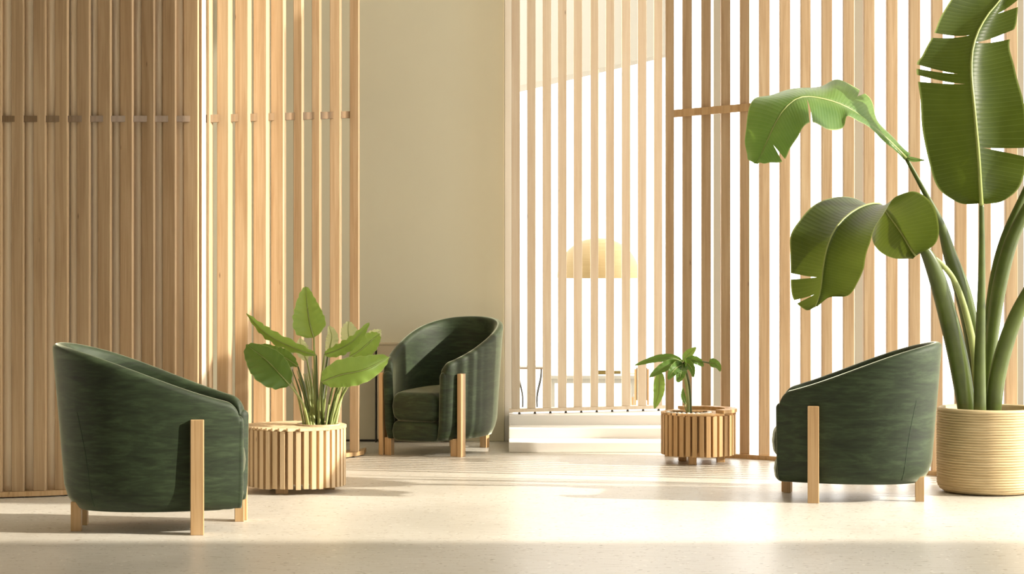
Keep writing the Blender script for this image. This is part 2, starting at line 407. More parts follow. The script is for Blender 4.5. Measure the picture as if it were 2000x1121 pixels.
# far screen on the landing
base = Vector((0.5, 10.3 * K, 0.18))
fs = thing('slatted_screen', 'pale slat screen at the back standing on the white steps, backlit by daylight', 'screen', base)
fe = [(1000, 1015), (1030, 1045.5), (1060.5, 1076), (1090.5, 1106), (1121, 1136.5), (1154, 1168), (1184, 1199), (1215, 1230.5), (1246.5, 1262), (1278, 1293)]
def YF(px): return K * lerp(10.25, 10.5, (px - 1000) / 300.0)
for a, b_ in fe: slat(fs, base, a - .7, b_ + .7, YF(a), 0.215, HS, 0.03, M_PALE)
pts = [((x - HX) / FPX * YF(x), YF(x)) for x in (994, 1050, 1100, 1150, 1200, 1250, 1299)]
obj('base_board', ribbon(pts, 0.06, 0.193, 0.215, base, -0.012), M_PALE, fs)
for k in range(10):
    px = 1014.5 + k * 30.2
    bm = bmesh.new(); bmesh.ops.create_cone(bm, cap_ends=True, segments=12, radius1=.009, radius2=.006, depth=.0132)
    o = obj('foot', bm, M_DARK, fs); Y = YF(px) + .0; p = atw(px, 500, Y); o.location = Vector((p.x, Y, .18 + .0066)) - base

# right screen
RB = [(1300, 884), (1455, 889), (1640, 903), (1830, 922), (2000, 938), (2120, 955)]
def YR(px): return FPX * (CAMZ - .02) / (smooth_table(RB, px) - HY)
base = Vector((1.9, 9.0 * K, 0))
rs = thing('slatted_screen', 'curved oak slat screen at right, behind the right armchair and the tall plant', 'screen', base)
re = [(1301, 1316), (1334, 1351), (1371, 1388), (1409, 1426), (1446.5, 1463.5), (1484, 1503), (1524, 1543), (1565, 1583.5), (1606, 1625), (1648, 1668), (1688, 1708), (1733, 1753), (1777, 1797), (1821, 1841), (1867, 1888), (1914, 1935), (1965, 1987), (2014, 2036)]
for a, b_ in re: slat(rs, base, a - .6, b_ + .6, YR(a), 0.024, HS, 0.045, M_SLAT)
pts = [((x - HX) / FPX * YR(x), YR(x)) for x in list(range(1299, 2048, 12))]
obj('base_board', ribbon(pts, 0.07, 0.0, 0.024, base, -0.012), M_LEG, rs)
ra, rb = atw(1316, 222, YR(1316) + .025), atw(1480, 208, YR(1480) + .025)
bm = bmesh.new(); bar(bm, ra - base, rb - base, 0.015, 0.022); obj('rail', bm, M_LEG, rs)

# ---------------------------------------------------------------- armchairs
BW, BK, FR = .285, .40, .36        # half width, back, front of the shell in plan
def plan(s, off=0.0):
    # s in [-1,1]: from the right arm tip round the back to the left arm tip ; returns point and outward normal
    straight = FR; arc = 0.52; tot = straight + arc
    a = abs(s) * tot
    sg = 1 if s >= 0 else -1
    def P(a):
        if a > arc:
            return Vector((a - arc, BW * (1 - 0.30 * ((a - arc) / straight) ** 1.8)))
        th = (a / arc) * PI / 2
        e = 2 / 2.25
        return Vector((-BK * abs(math.cos(th)) ** e, BW * abs(math.sin(th)) ** e))
    p = P(a); d = (P(min(a + .004, tot)) - P(max(a - .004, 0)))
    if a < .004: d = Vector((0, 1))
    d.normalize(); n = Vector((-d.y, d.x))
    return Vector((p.x, p.y * sg)), Vector((n.x, n.y * sg))
def top_h(x):
    t = (x + BK) / (FR + BK); t = min(max(t, 0), 1)
    h = lerp(.80, .545, t * 0.72 + 0.28 * t * t * (3 - 2 * t)) 
    rr = .05
    if x > FR - rr:
        u = (x - (FR - rr)) / rr; h -= rr * (1 - math.sqrt(max(0, 1 - u * u)))
    return h
def lean(x, z, h):
    back = min(max((0.05 - x) / (BK + .05), 0), 1)
    if z < .22: return -.045 * ((.22 - z) / .12) ** 2 * (0.45 + .55 * back)
    return (z - .22) * (.03 + .055 * back)
def shell_mesh():
    bm = bmesh.new(); th = .052; rings = []
    NS = 120
    stations = []
    for i in range(NS + 1): stations.append((math.sin(PI / 2 * (-1 + 2 * i / NS)), 1.0, 0.0))
    for k in range(1, 6):
        f = k / 5 * PI / 2
        stations.append((1, max(math.cos(f), .02), math.sin(f) * th / 2)); stations.insert(0, (-1, max(math.cos(f), .02), math.sin(f) * th / 2))
    for s, tk, ext in stations:
        p, n = plan(s); x = p.x
        h = top_h(x)
        hh = h - .01 * (1 - tk)
        loop = []
        zs = [.10 + (hh - .026 - .10) * (k / 14) for k in range(15)]
        tt = th * tk
        mid = -th / 2
        outer = [(mid + tt / 2 + lean(x, z, h), z) for z in zs]
        rim = [(mid + lean(x, hh, h) + tt / 2 * math.cos(a), hh - .026 + .026 * math.sin(a) * (0.3 + .7 * tk)) for a in [PI * k / 6 for k in range(1, 6)]]
        inner = [(mid - tt / 2 + lean(x, z, h), z) for z in zs[::-1]]
        # carry a little toward the front for the rounded arm tips
        for d, z in outer + rim + inner:
            q = p + n * d
            loop.append(bm.verts.new((q.x + ext, q.y, z)))
        rings.append(loop)
    for A, B in zip(rings, rings[1:]):
        m = len(A)
        for k in range(m): bm.faces.new((A[k], A[(k + 1) % m], B[(k + 1) % m], B[k]))
    bm.faces.new(rings[0][::-1]); bm.faces.new(rings[-1])
    bmesh.ops.recalc_face_normals(bm, faces=bm.faces)
    return bm
def pad_mesh(front, side_inset, z0, z1, r, crown=0.0, corner=.05, rb=None):
    # cushion fitted to the inside of the shell, rounded on every edge
    out = []
    for i in range(61):
        s = -1 + 2 * i / 60; p, n = plan(s); out.append(p - n * side_inset)
    # front edge with rounded corners
    yl = out[-1].y
    out = [q for q in out if q.x < front - corner]
    left = []
    for k in range(9):
        a = k / 8 * PI / 2
        left.append(Vector((front - corner + corner * math.sin(a), yl - corner + corner * math.cos(a))))
    mid = [Vector((front + .012 * math.cos(PI * y / (2 * (yl - corner))), y)) for y in [(yl - corner) * (1 - 2 * k / 14) for k in range(1, 14)]]
    right = [Vector((v.x, -v.y)) for v in left[::-1]]
    poly = out + left + mid + right
    n = len(poly)
    nor = []
    for i in range(n):
        d = poly[(i + 1) % n] - poly[i - 1]; d.normalize(); nor.append(Vector((d.y, -d.x)))
    c = Vector((0, 0))
    if (poly[n // 2 + 10] - c).dot(nor[n // 2 + 10]) < 0: nor = [-v for v in nor]
    bm = bmesh.new(); rings = []
    rb = rb or r
    prof = [(rb * (1 - math.sin(a)), z0 + rb * (1 - math.cos(a))) for a in [PI / 2 * k / 6 for k in range(7)]]
    prof += [(-.004, (z0 + z1) / 2)]
    prof += [(r * (1 - math.cos(a)), z1 - r + r * math.sin(a)) for a in [PI / 2 * k / 6 for k in range(7)]]
    for ins, z in prof: rings.append([bm.verts.new((poly[i].x - nor[i].x * ins, poly[i].y - nor[i].y * ins, z)) for i in range(n)])
    for f in (0.8, 0.55, 0.3, 0.1):
        rings.append([bm.verts.new((lerp(.02, poly[i].x - nor[i].x * r, f), (poly[i].y - nor[i].y * r) * f, z1 + crown * (1 - f * f))) for i in range(n)])
    for A, B in zip(rings, rings[1:]):
        for k in range(n): bm.faces.new((A[k], A[(k + 1) % n], B[(k + 1) % n], B[k]))
    bm.faces.new(rings[0][::-1]); bm.faces.new(rings[-1])
    bmesh.ops.recalc_face_normals(bm, faces=bm.faces)
    return bm
def make_chair(label, far, cf=.395, nb=.19):
    # far: the side whose front board sits at the very tip of the arm
    t = thing('tub_armchair', label, 'armchair', group='green tub armchairs')
    obj('shell', shell_mesh(), M_VELVET, t, True)
    obj('seat_base', pad_mesh(cf - .01, .05, .088, .205, .035, 0, .05, .03), M_VELVET, t, True)
    obj('seat_cushion', pad_mesh(cf, .052, .203, .375, .055, .022, .06), M_VELVET, t, True)
    for sg in (-1, 1):
        lx = .345 if sg == far else nb
        y = sg * (BW * (1 - .30 * (lx / FR) ** 1.8) + (.018 if sg == far else .024)); y2 = y - sg * .042
        bm = box(lx - .028, lx + .028, y - .014, y + .014, 0, .485, bev=.003)
        obj('front_leg', bm, M_LEG, t)
        obj('leg_block', box(lx - .024, lx + .016, y2 - .022, y2 + .022, 0, .104, bev=.002), M_LEG, t)
        obj('rear_leg', box(-.335 - .022, -.335 + .022, sg * .105 - .022, sg * .105 + .022, 0, .125, bev=.002), M_LEG, t)
        # seam down the rear quarter
        bm = bmesh.new(); P = []
        for k in range(13):
            z = .115 + k / 12 * .40; s = sg * (.30 + .06 * math.cos(k / 12 * PI / 2) - .02)
            p, n = plan(s); q = p + n * (lean(p.x, z, .8) - .0005); P.append(Vector((q.x, q.y, z)))
        add_tube(bm, P, [.0016] * 13, 6); obj('seam', bm, M_SEAM, t)
    return t
def copy_tree(o, parent=None):
    c = o.copy(); COL.objects.link(c); c.parent = parent
    for ch in list(o.children): copy_tree(ch, c)
    return c
def put_chair(o, anchor, local, yaw, sc=1.0):
    c, s = math.cos(yaw), math.sin(yaw)
    lx, ly = local[0] * sc, local[1] * sc
    o.location = (anchor.x - (c * lx - s * ly), anchor.y - (s * lx + c * ly), 0)
    o.rotation_euler = (0, 0, yaw); o.scale = (sc,) * 3
ch = make_chair('green velvet tub armchair at left, back to the oak screen and facing right', 1, .362)
c2 = make_chair('', -1, .395, .27); c2['label'] = 'green velvet tub armchair in the middle by the sage wall, seat facing the viewer'
c3 = make_chair('', -1); c3['label'] = 'green velvet tub armchair at right beside the wicker pot, facing left'
put_chair(ch, ground(384, 1047), (.19, -.315), math.radians(4))
put_chair(c2, ground(918, 893), (.27, .315), math.radians(-116), 1.0)
put_chair(c3, ground(1588, 984), (.19, .315), math.radians(170), .95)

# ---------------------------------------------------------------- leaves
def leaf(parent, rows, mat, rib=.004, cutsA=(), cutsB=(), bulge=.02, ripple=.0, nt_=64, nv=12, ripmat=None, name='leaf', ribmat=None, label=None, seed=0):
    """rows: list of (M, A, B) world points from base to tip; the blade runs A - M - B."""
    rnd = random.Random(seed)
    Ms = [r[0] for r in rows]; As = [r[1] for r in rows]; Bs = [r[2] for r in rows]
    bm = bmesh.new(); uvl = bm.loops.layers.uv.new('UVMap'); uvd = {}
    ph = rnd.random() * 6
    for side, E, cuts in ((1, As, cutsA), (-1, Bs, cutsB)):
        cl = [(0, 1, 0)] + sorted(cuts) + [(1, 1, 0)]
        for (t0, v0, w0), (t1, v1, w1) in zip(cl, cl[1:]):
            n = max(3, int(nt_ * (t1 - t0)))
            grid = []
            for i in range(n + 1):
                row = []
                for j in range(nv + 1):
                    v = j / nv
                    g0 = w0 * max(0, v - v0) / max(1e-6, 1 - v0) if v0 < 1 else 0
                    g1 = w1 * max(0, v - v1) / max(1e-6, 1 - v1) if v1 < 1 else 0
                    # every lobe ends in a rounded margin
                    s = i / n
                    t = lerp(t0 + g0, t1 - g1, s)
                    m = spline(Ms, t); e = spline(E, t)
                    p = m.lerp(e, v)
                    d = (spline(Ms, min(t + .02, 1)) - spline(Ms, max(t - .02, 0)))
                    nrm = (e - m).cross(d) * side
                    if nrm.length > 1e-8: nrm.normalize()
                    W = (e - m).length
                    p = p + nrm * (bulge * math.sin(PI * min(v, 1) ** .8) * min(1, W / .05))
                    if ripple: p = p + nrm * (ripple * v * v * math.sin(t * 46 + ph + side) * min(1, W / .04)) + d.normalized() * (ripple * .5 * v ** 3 * math.sin(t * 61 + ph * 2))
                    vt = bm.verts.new(p); uvd[vt] = (t, v * side)
                    row.append(vt)
                grid.append(row)
            for A, B in zip(grid, grid[1:]):
                for k in range(nv):
                    q = (A[k], A[k + 1], B[k + 1], B[k])
                    f = bm.faces.new(q)
                    for lp in f.loops: lp[uvl].uv = uvd[lp.vert]
    bmesh.ops.remove_doubles(bm, verts=bm.verts, dist=.00015)
    o = obj(name, bm, mat, None, True, label)
    o.data.transform(Matrix.Translation(-parent.location)); o.parent = parent
    bm = bmesh.new()
    P = [spline(Ms, k / 24) - parent.location for k in range(25)]
    add_tube(bm, P, [rib * (1 - .8 * k / 24) for k in range(25)], 8)
    obj('midrib', bm, ribmat or M_RIB, o, True)
    return o
def stem(parent, pts, rad, mat=M_STEM, name='stem', squash=.7, seg=14, label=None):
    bm = bmesh.new(); add_tube(bm, [p - parent.location for p in pts], rad, seg, squash, n=28)
    return obj(name, bm, mat, parent, True, label)
def R3(m, a, b): return (at(*m), at(*a), at(*b))

# ---------------------------------------------------------------- tall plant in the wicker pot
PX, PY = 1931, 8.16
bp = thing('potted_banana_plant', 'tall banana leaf plant in a round ribbed wicker pot at the right edge', 'potted plant', ((PX - HX) / FPX * PY * K, PY * K, 0))
prof = [(0, .012), (.19, .012), (.208, .003), (.225, .006)]
NC = 31; Hp = .415
for k in range(NC):
    z0 = .012 + (Hp - .012) * k / NC; z1 = .012 + (Hp - .012) * (k + 1) / NC
    for j in range(5):
        z = lerp(z0, z1, j / 5); u = z / Hp
        R = .2475 + .003 * math.sin(u * PI) - .03 * max(0, 1 - u / .12) ** 2
        prof.append((R + .0065 * abs(math.sin(PI * j / 5)) ** .6, z))
prof += [(.249, Hp), (.243, Hp + .006), (.236, Hp), (.234, Hp - .05), (.234, .34), (0, .34)]
obj('wicker_pot', lathe(prof, 96), M_WICKER, bp, True)
bm = lathe([(0, .372), (.1, .371), (.2, .366), (.233, .362), (.233, .345), (0, .345)], 48); obj('soil', bm, M_SOIL, bp, True)
for px, py, yy in ((1888, 812, 8.04), (1903, 808, 8.05), (1915, 810, 8.0), (1922, 806, 8.06)):
    bm = bmesh.new(); bmesh.ops.create_icosphere(bm, subdivisions=2, radius=.011); bmesh.ops.scale(bm, vec=(1.2, 1, .7), verts=bm.verts)
    o = obj('pebble', bm, M_PEBBLE, bp, True); p = at(px, 500, yy); o.location = Vector((p.x, p.y, .377)) - bp.location
Yb = 8.1
stem(bp, [at(1893, 826, 8.1), at(1872, 701, 8.08), at(1848, 605, 8.05), at(1829, 540, 8.02), at(1808, 492, 8.0), at(1789, 478, 8.0)], [.046, .05, .046, .041, .028, .008])
stem(bp, [at(1910, 826, 8.2), at(1906, 700, 8.22), at(1883, 581, 8.2), at(1856, 500, 8.18), at(1838, 440, 8.16), at(1811, 385, 8.13), at(1768, 306, 8.1)], [.04, .042, .042, .034, .022, .014, .009])
stem(bp, [at(1912, 826, 8.12), at(1904, 700, 8.12), at(1886, 610, 8.1), at(1862, 545, 8.08), at(1830, 508, 8.04), at(1806, 499, 8.02)], [.022, .02, .017, .014, .012, .006], M_STEMP)
stem(bp, [at(1914, 826, 8.05), at(1914, 700, 8.03), at(1917, 560, 8.0), at(1918, 480, 7.99), at(1917, 398, 7.98)], [.032, .028, .019, .015, .012])
stem(bp, [at(1926, 826, 8.16), at(1933, 700, 8.16), at(1948, 580, 8.14), at(1974, 475, 8.12), at(2012, 395, 8.1), at(2050, 320, 8.1)], [.03, .032, .036, .034, .026, .014])
stem(bp, [at(1921, 826, 8.22), at(1926, 690, 8.24), at(1940, 560, 8.24), at(1962, 470, 8.22), at(1998, 385, 8.2), at(2035, 300, 8.2)], [.022, .024, .026, .026, .02, .01])
stem(bp, [at(1937, 828, 8.1), at(1948, 735, 8.08), at(1970, 655, 8.05), at(1998, 590, 8.02), at(2035, 530, 8.0), at(2080, 480, 8.0)], [.04, .042, .04, .035, .026, .012])
# upright blade (A)
A = [((1917, 400, 7.98), (1908, 399, 7.98), (1926, 399, 7.98)),
     ((1916, 385, 7.97), (1868, 394, 8.0), (1962, 391, 7.98)),
     ((1914, 350, 7.96), (1832, 366, 8.02), (1993, 362, 7.98)),
     ((1911, 300, 7.95), (1815, 318, 8.02), (2004, 315, 7.95)),
     ((1906, 245, 7.95), (1802, 255, 8.02), (2004, 235, 7.95)),
     ((1901, 190, 7.96), (1797, 190, 8.03), (1996, 185, 7.97)),
     ((1897, 145, 7.98), (1790, 130, 8.04), (1982, 135, 8.0)),
     ((1899, 100, 8.0), (1803, 105, 8.05), (1972, 85, 8.03)),
     ((1911, 60, 8.03), (1824, 65, 8.06), (1985, 45, 8.06)),
     ((1932, 25, 8.06), (1840, 28, 8.08), (1990, 0, 8.09)),
     ((1957, -5, 8.1), (1872, -22, 8.1), (2000, -50, 8.18)),
     ((1985, -60, 8.14), (1925, -82, 8.14), (2015, -100, 8.18)),
     ((2008, -125, 8.18), (2000, -122, 8.18), (2012, -120, 8.18))]
leaf(bp, [R3(*r) for r in A], M_BANANA, .011, cutsA=[(.465, .15, .009), (.50, .25, .008), (.66, .2, .011)], cutsB=[(.27, .12, .009), (.62, .05, .02), (.74, .4, .014)], bulge=.03, ripple=.003, nt_=110, nv=16, seed=1)
# curled blade (C)
C = [((1789, 500, 8.0), (1796, 495, 8.0), (1783, 505, 8.0)),
     ((1776, 478, 8.01), (1825, 478, 7.93), (1752, 505, 8.1)),
     ((1759, 450, 8.03), (1834, 440, 7.86), (1718, 492, 8.16)),
     ((1743, 428, 8.05), (1822, 400, 7.80), (1704, 466, 8.22)),
     ((1729, 409, 8.05), (1786, 374, 7.76), (1706, 428, 8.26)),
     ((1717, 398, 8.02), (1752, 383, 7.72), (1694, 399, 8.24)),
     ((1697, 399, 7.98), (1731, 409, 7.68), (1664, 387, 8.2)),
     ((1674, 408, 7.93), (1717, 431, 7.65), (1626, 385, 8.14)),
     ((1650, 425, 7.88), (1705, 455, 7.63), (1594, 399, 8.08)),
     ((1630, 449, 7.84), (1697, 480, 7.62), (1565, 425, 8.02)),
     ((1616, 482, 7.80), (1690, 508, 7.62), (1546, 456, 7.96)),
     ((1609, 515, 7.78), (1684, 532, 7.63), (1543, 495, 7.93)),
     ((1606, 540, 7.77), (1675, 553, 7.64), (1545, 540, 7.92)),
     ((1604, 560, 7.76), (1655, 577, 7.66), (1549, 583, 7.9)),
     ((1600, 580, 7.76), (1618, 582, 7.72), (1572, 605, 7.84)),
     ((1592, 600, 7.78), (1596, 599, 7.78), (1588, 602, 7.78))]
leaf(bp, [R3(*r) for r in C], M_BANANA, .009, cutsB=[(.80, .25, .010), (.88, .4, .008)], bulge=.018, ripple=.003, nt_=110, nv=16, seed=2)
# arching blade (B)
B = [((1770, 309, 8.1), (1778, 300, 8.12), (1767, 313, 8.1)),
     ((1742, 281, 8.1), (1760, 284, 8.16), (1738, 285, 8.08)),
     ((1714, 256, 8.09), (1727, 252, 8.18), (1710, 261, 8.06)),
     ((1686, 232, 8.08), (1709, 222, 8.2), (1682, 238, 8.02)),
     ((1658, 212, 8.06), (1694, 186, 8.22), (1655, 228, 7.96)),
     ((1631, 200, 8.04), (1642, 156, 8.22), (1645, 250, 7.92)),
     ((1606, 193, 8.02), (1606, 167, 8.22), (1615, 254, 7.88)),
     ((1580, 189, 8.0), (1560, 172, 8.2), (1590, 238, 7.86)),
     ((1556, 193, 7.97), (1512, 183, 8.16), (1572, 246, 7.84)),
     ((1533, 212, 7.94), (1474, 193, 8.1), (1557, 268, 7.83)),
     ((1514, 242, 7.91), (1459, 228, 8.04), (1543, 292, 7.82)),
     ((1500, 272, 7.89), (1456, 268, 8.0), (1529, 314, 7.83)),
     ((1489, 297, 7.88), (1457, 297, 7.96), (1503, 319, 7.84)),
     ((1482, 311, 7.88), (1463, 313, 7.93), (1487, 318, 7.86)),
     ((1477, 320, 7.88), (1474, 319, 7.88), (1480, 320, 7.88))]
leaf(bp, [R3(*r) for r in B], M_MIDLEAF, .008, cutsA=[(.30, .6, .008)], cutsB=[(.52, .15, .014), (.78, .4, .010)], bulge=.012, ripple=.004, nt_=100, nv=14, seed=3)
# small torn flap below the arch
leaf(bp, [R3((1770, 306, 8.1), (1771, 304, 8.1), (1769, 309, 8.1)), R3((1783, 311, 8.09), (1784, 307, 8.1), (1782, 316, 8.08)), R3((1806, 313, 8.08), (1805, 312, 8.08), (1805, 314, 8.08))], M_MIDLEAF, .002, bulge=.002, nt_=12, nv=4, name='leaf_flap')
# blades of the stems that lean out to the right
for bx, by, Y0, dx in ((2050, 320, 8.1, 1.0), (2080, 480, 8.0, 1.2)):
    rows = []
    for k in range(9):
        u = k / 8; m = at(bx + 150 * u * dx, by - 190 * u + 150 * u * u, Y0 - .1 * u); w_ = .16 * math.sin(PI * min(1, u * .93 + .05)) ** .7 if k < 8 else .002
        rows.append((m, m + Vector((-.5, .5, .6)).normalized() * w_, m + Vector((.5, -.5, -.6)).normalized() * w_))
    leaf(bp, rows, M_BANANA, .008, bulge=.01, ripple=.004, nt_=40, nv=8, seed=bx)

# ---------------------------------------------------------------- slatted drum planters
def drum(parent, r, z0, z1, nsl, wsl, mat, feet=True):
    bm = bmesh.new()
    # inner liner
    seg = 48
    prof = [(0, z0 + .02), (r - .03, z0 + .02), (r - .03, z1 - .012), (r - .045, z1 - .012), (r - .045, z1 - .06), (0, z1 - .06)]
    b2 = lathe(prof, seg); me = bpy.data.meshes.new('tmp'); b2.to_mesh(me); b2.free(); bm.from_mesh(me); bpy.data.meshes.remove(me)
    rnd = random.Random(int(r * 1000))
    for k in range(nsl):
        a = 2 * PI * k / nsl
        n0 = len(bm.verts)
        b3 = box(-wsl / 2, wsl / 2, -.030, 0, z0 + rnd.uniform(-.004, .002), z1 - .012, bev=.0015)
        me = bpy.data.meshes.new('tmp'); b3.to_mesh(me); b3.free()
        me.transform(Matrix.Rotation(a, 4, 'Z') @ Matrix.Translation((0, r, 0)))
        bm.from_mesh(me); bpy.data.meshes.remove(me)
    return obj('slatted_drum', bm, mat, parent)
def lid_slats(r, hole, z0, z1, pitch, ang):
    # parallel bars trimmed to the round outline, leaving the planting hole free
    bm = bmesh.new(); y = -r + pitch * .5
    while y < r:
        hw = math.sqrt(max(0, r * r - y * y))
        xs = [(-hw, hw)]
        d2 = hole[2] ** 2 - (y - hole[1]) ** 2
        if d2 > 0:
            h = math.sqrt(d2); xs = [(-hw, hole[0] - h), (hole[0] + h, hw)]
        for a, b in xs:
            if b - a > .01: add_box(bm, a, b, y - pitch * .36, y + pitch * .36, z0, z1, bev=.001)
        y += pitch
    bmesh.ops.rotate(bm, cent=(0, 0, 0), matrix=Matrix.Rotation(ang, 3, 'Z'), verts=bm.verts)
    return bm

Lc = ground(577, 957)
lp = thing('potted_plant', 'light green leafy plant in a pale slatted drum planter, between left and middle armchairs', 'potted plant', Lc)
drum(lp, .252, .03, .325, 40, .024, M_DRUMP)
hx, hy = (622 - 577) / FPX * Lc.y, -.02
cs, sn_ = math.cos(.5), math.sin(.5)
obj('slatted_lid', lid_slats(.252, (hx * cs + hy * sn_, -hx * sn_ + hy * cs, .105), .3135, .328, .026, .5), M_DRUMP, lp)
bm = lathe([(.098, .305), (.108, .305), (.110, .332), (.104, .336), (.098, .332), (.098, .305)], 40); o = obj('planting_ring', bm, M_DRUMP, lp, True); o.location = (hx, hy, 0)
bm = lathe([(0, .318), (.097, .312), (.097, .30), (0, .30)], 32); o = obj('soil', bm, M_SOIL, lp, True); o.location = (hx, hy, 0)
for a in range(3):
    an = a * 2 * PI / 3 - PI / 2 - .3
    o = obj('foot', box(-.03, .03, -.012, .012, 0, .05, bev=.002), M_LEG, lp); o.location = (.17 * math.cos(an), .17 * math.sin(an), 0)

def simple_rows(pts, wl, wr, prof, tilt, n=9, push=0.0):
    """midrib points (world), half widths in metres, width profile, tilt of the blade out of the picture plane"""
    rows = []
    for k in range(n + 1):
        u = k / n; m = spline(pts, u)
        d = (spline(pts, min(1, u + .03)) - spline(pts, max(0, u - .03))).normalized()
        view = Vector((m.x, m.y, m.z - CAMZ)).normalized()
        s = d.cross(view)
        if s.length < 1e-4: s = Vector((0, 0, 1))
        s.normalize(); f = d.cross(s).normalized()
        w = table(prof, u)
        sl = (s * math.cos(tilt) + f * math.sin(tilt)); sr = (-s * math.cos(tilt) + f * math.sin(tilt * .6))
        rows.append((m, m + sl * wl * w + d * (.25 * wl * w), m + sr * wr * w + d * (.25 * wr * w)))
    return rows
HEART = [(0, .12), (.06, .6), (.14, .9), (.25, 1), (.45, .86), (.65, .64), (.82, .38), (.93, .18), (1, .01)]
LONG = [(0, .08), (.12, .6), (.3, .95), (.5, 1), (.7, .78), (.85, .48), (1, .01)]
HEARTY = HEART
yp = Lc.y
def ap(x, y, dy=0): return atw(x, y, yp + dy)
S = 1 / FPX * yp
# (midrib pixels with depth offsets, left half width px, right half width px, profile, tilt, material, stem base offset)
LV = [
 ([(613, 660, -.05), (605, 631, -.06), (600, 598, -.04), (597, 559, 0)], 38, 36, HEART, .5, M_LIGHTLEAF, .02, 1),
 ([(618, 694, -.1), (585, 684, -.12), (540, 664, -.08), (510, 643, -.02), (481, 612, .05)], 15, 22, LONG, .9, M_LIGHTLEAF, .01, 2),
 ([(566, 752, -.14), (545, 729, -.16), (520, 703, -.12), (481, 673, -.03)], 46, 32, LONG, .45, M_MIDLEAF, .0, 3),
 ([(582, 716, .1), (560, 700, .12), (540, 690, .12), (510, 672, .12)], 18, 18, LONG, .5, M_MIDLEAF, .0, 4),
 ([(634, 692, -.08), (660, 683, -.12), (690, 665, -.12), (722, 629, -.05)], 16, 20, LONG, .8, M_LIGHTLEAF, .01, 5),
 ([(629, 746, -.14), (665, 732, -.2), (712, 722, -.2), (760, 698, -.1)], 34, 30, LONG, .5, M_LIGHTLEAF, .0, 6),
 ([(683, 697, .0), (702, 685, .0), (722, 668, .02), (741, 652, .05)], 24, 26, LONG, .6, M_LIGHTLEAF, .0, 7),
 ([(690, 690, .14), (683, 665, .15), (680, 645, .15), (681, 627, .15)], 18, 22, LONG, .5, M_PALELEAF, .0, 8),
 ([(712, 690, .18), (718, 672, .18), (730, 655, .18), (744, 645, .18)], 16, 20, LONG, .6, M_PALELEAF, .0, 9),
 ([(640, 695, .12), (645, 675, .13), (648, 655, .13), (642, 636, .12)], 12, 15, LONG, .4, M_PALELEAF, .0, 10),
 ([(600, 705, .1), (592, 690, .12), (588, 675, .12), (586, 660, .1)], 14, 15, LONG, .4, M_PALELEAF, .0, 11),
]
cx, cy = Lc.x + hx, Lc.y + hy
rnd = random.Random(3)
for pts, wl, wr, pf, tl, mt, rp, sd in LV:
    P = [ap(*q) for q in pts]
    leaf(lp, simple_rows(P, wl * S, wr * S, pf, tl), mt, .0035, bulge=.006, ripple=.006, nt_=48, nv=8, seed=sd, ribmat=M_STEMP)
    b0 = P[0]
    a = rnd.uniform(-.04, .04)
    root = Vector((cx + (b0.x - cx) * .35 + a * .4, cy + rnd.uniform(-.04, .04), .305))
    mid1 = root.lerp(b0, .5) + Vector(((cx - b0.x) * .12, 0, .02))
    stem(lp, [root, mid1, b0], [.009, .007, .004], M_STEMP if sd % 2 else M_STEM, seg=8)
for k in range(26):          # crowd of bare petioles that spread below the blades
    sgn = -1 if k % 2 else 1
    tx = 623 + sgn * rnd.uniform(12, 58); ty = rnd.uniform(718, 752)
    if sgn > 0: tx = rnd.uniform(640, 688)
    e = ap(tx, ty, rnd.uniform(-.1, .12))
    root = Vector((cx + (e.x - cx) * .42, cy + rnd.uniform(-.05, .05), .305))
    m1 = root.lerp(e, .55) + Vector(((cx - e.x) * .06, 0, .012))
    stem(lp, [root, m1, e], [.006, .005, .002], M_STEMP if k % 3 else M_STEM, seg=7)

Rc = ground(1364, 903)
rp_ = thing('potted_plant', 'small leafy green plant in a brown slatted drum planter, in front of the white steps', 'potted plant', Rc)
drum(rp_, .212, .05, .288, 34, .026, M_DRUM)
hx2 = (1345 - 1364) / FPX * Rc.y; hy2 = -.03
obj('rim_board', lid_slats(.212, (hx2, hy2, .135), .277, .289, .03, 0.0), M_DRUM, rp_)
# raised crescent shelf on the right side
bm = bmesh.new(); n = 40; rings = []
for k in range(n + 1):
    a = lerp(-0.95, 2.05, k / n); ri = .150
    rings.append([bm.verts.new((rr * math.cos(a), rr * math.sin(a), z)) for rr, z in ((ri, .2895), (.220, .2895), (.220, .308), (ri, .308))])
for A_, B_ in zip(rings, rings[1:]):
    for k in range(4): bm.faces.new((A_[k], A_[(k + 1) % 4], B_[(k + 1) % 4], B_[k]))
bm.faces.new(rings[0][::-1]); bm.faces.new(rings[-1]); bmesh.ops.recalc_face_normals(bm, faces=bm.faces)
obj('crescent_shelf', bm, M_DRUM, rp_)
bm = lathe([(0, .284), (.12, .280), (.13, .272), (.13, .25), (0, .25)], 32); o = obj('soil', bm, M_SOIL, rp_, True); o.location = (hx2, hy2, 0)
for k in range(16):
    a = lerp(PI * .95, 2.05 * PI, k / 15)
    bm = bmesh.new(); bmesh.ops.create_icosphere(bm, subdivisions=2, radius=.012); bmesh.ops.scale(bm, vec=(1.2, 1, .6), verts=bm.verts)
    o = obj('pebble', bm, M_PEBBLE, rp_, True); o.location = (hx2 + .118 * math.cos(a), hy2 + .118 * math.sin(a), .287); o.rotation_euler = (0, 0, a * 3)
for a in range(3):
    an = a * 2 * PI / 3 - PI / 2 - .35
    o = obj('foot', box(-.022, .022, -.03, .03, 0, .072, bev=.003), M_DRUM, rp_); o.location = (.13 * math.cos(an), .13 * math.sin(an), 0)
yp = Rc.y - .03; S = 1 / FPX * yp
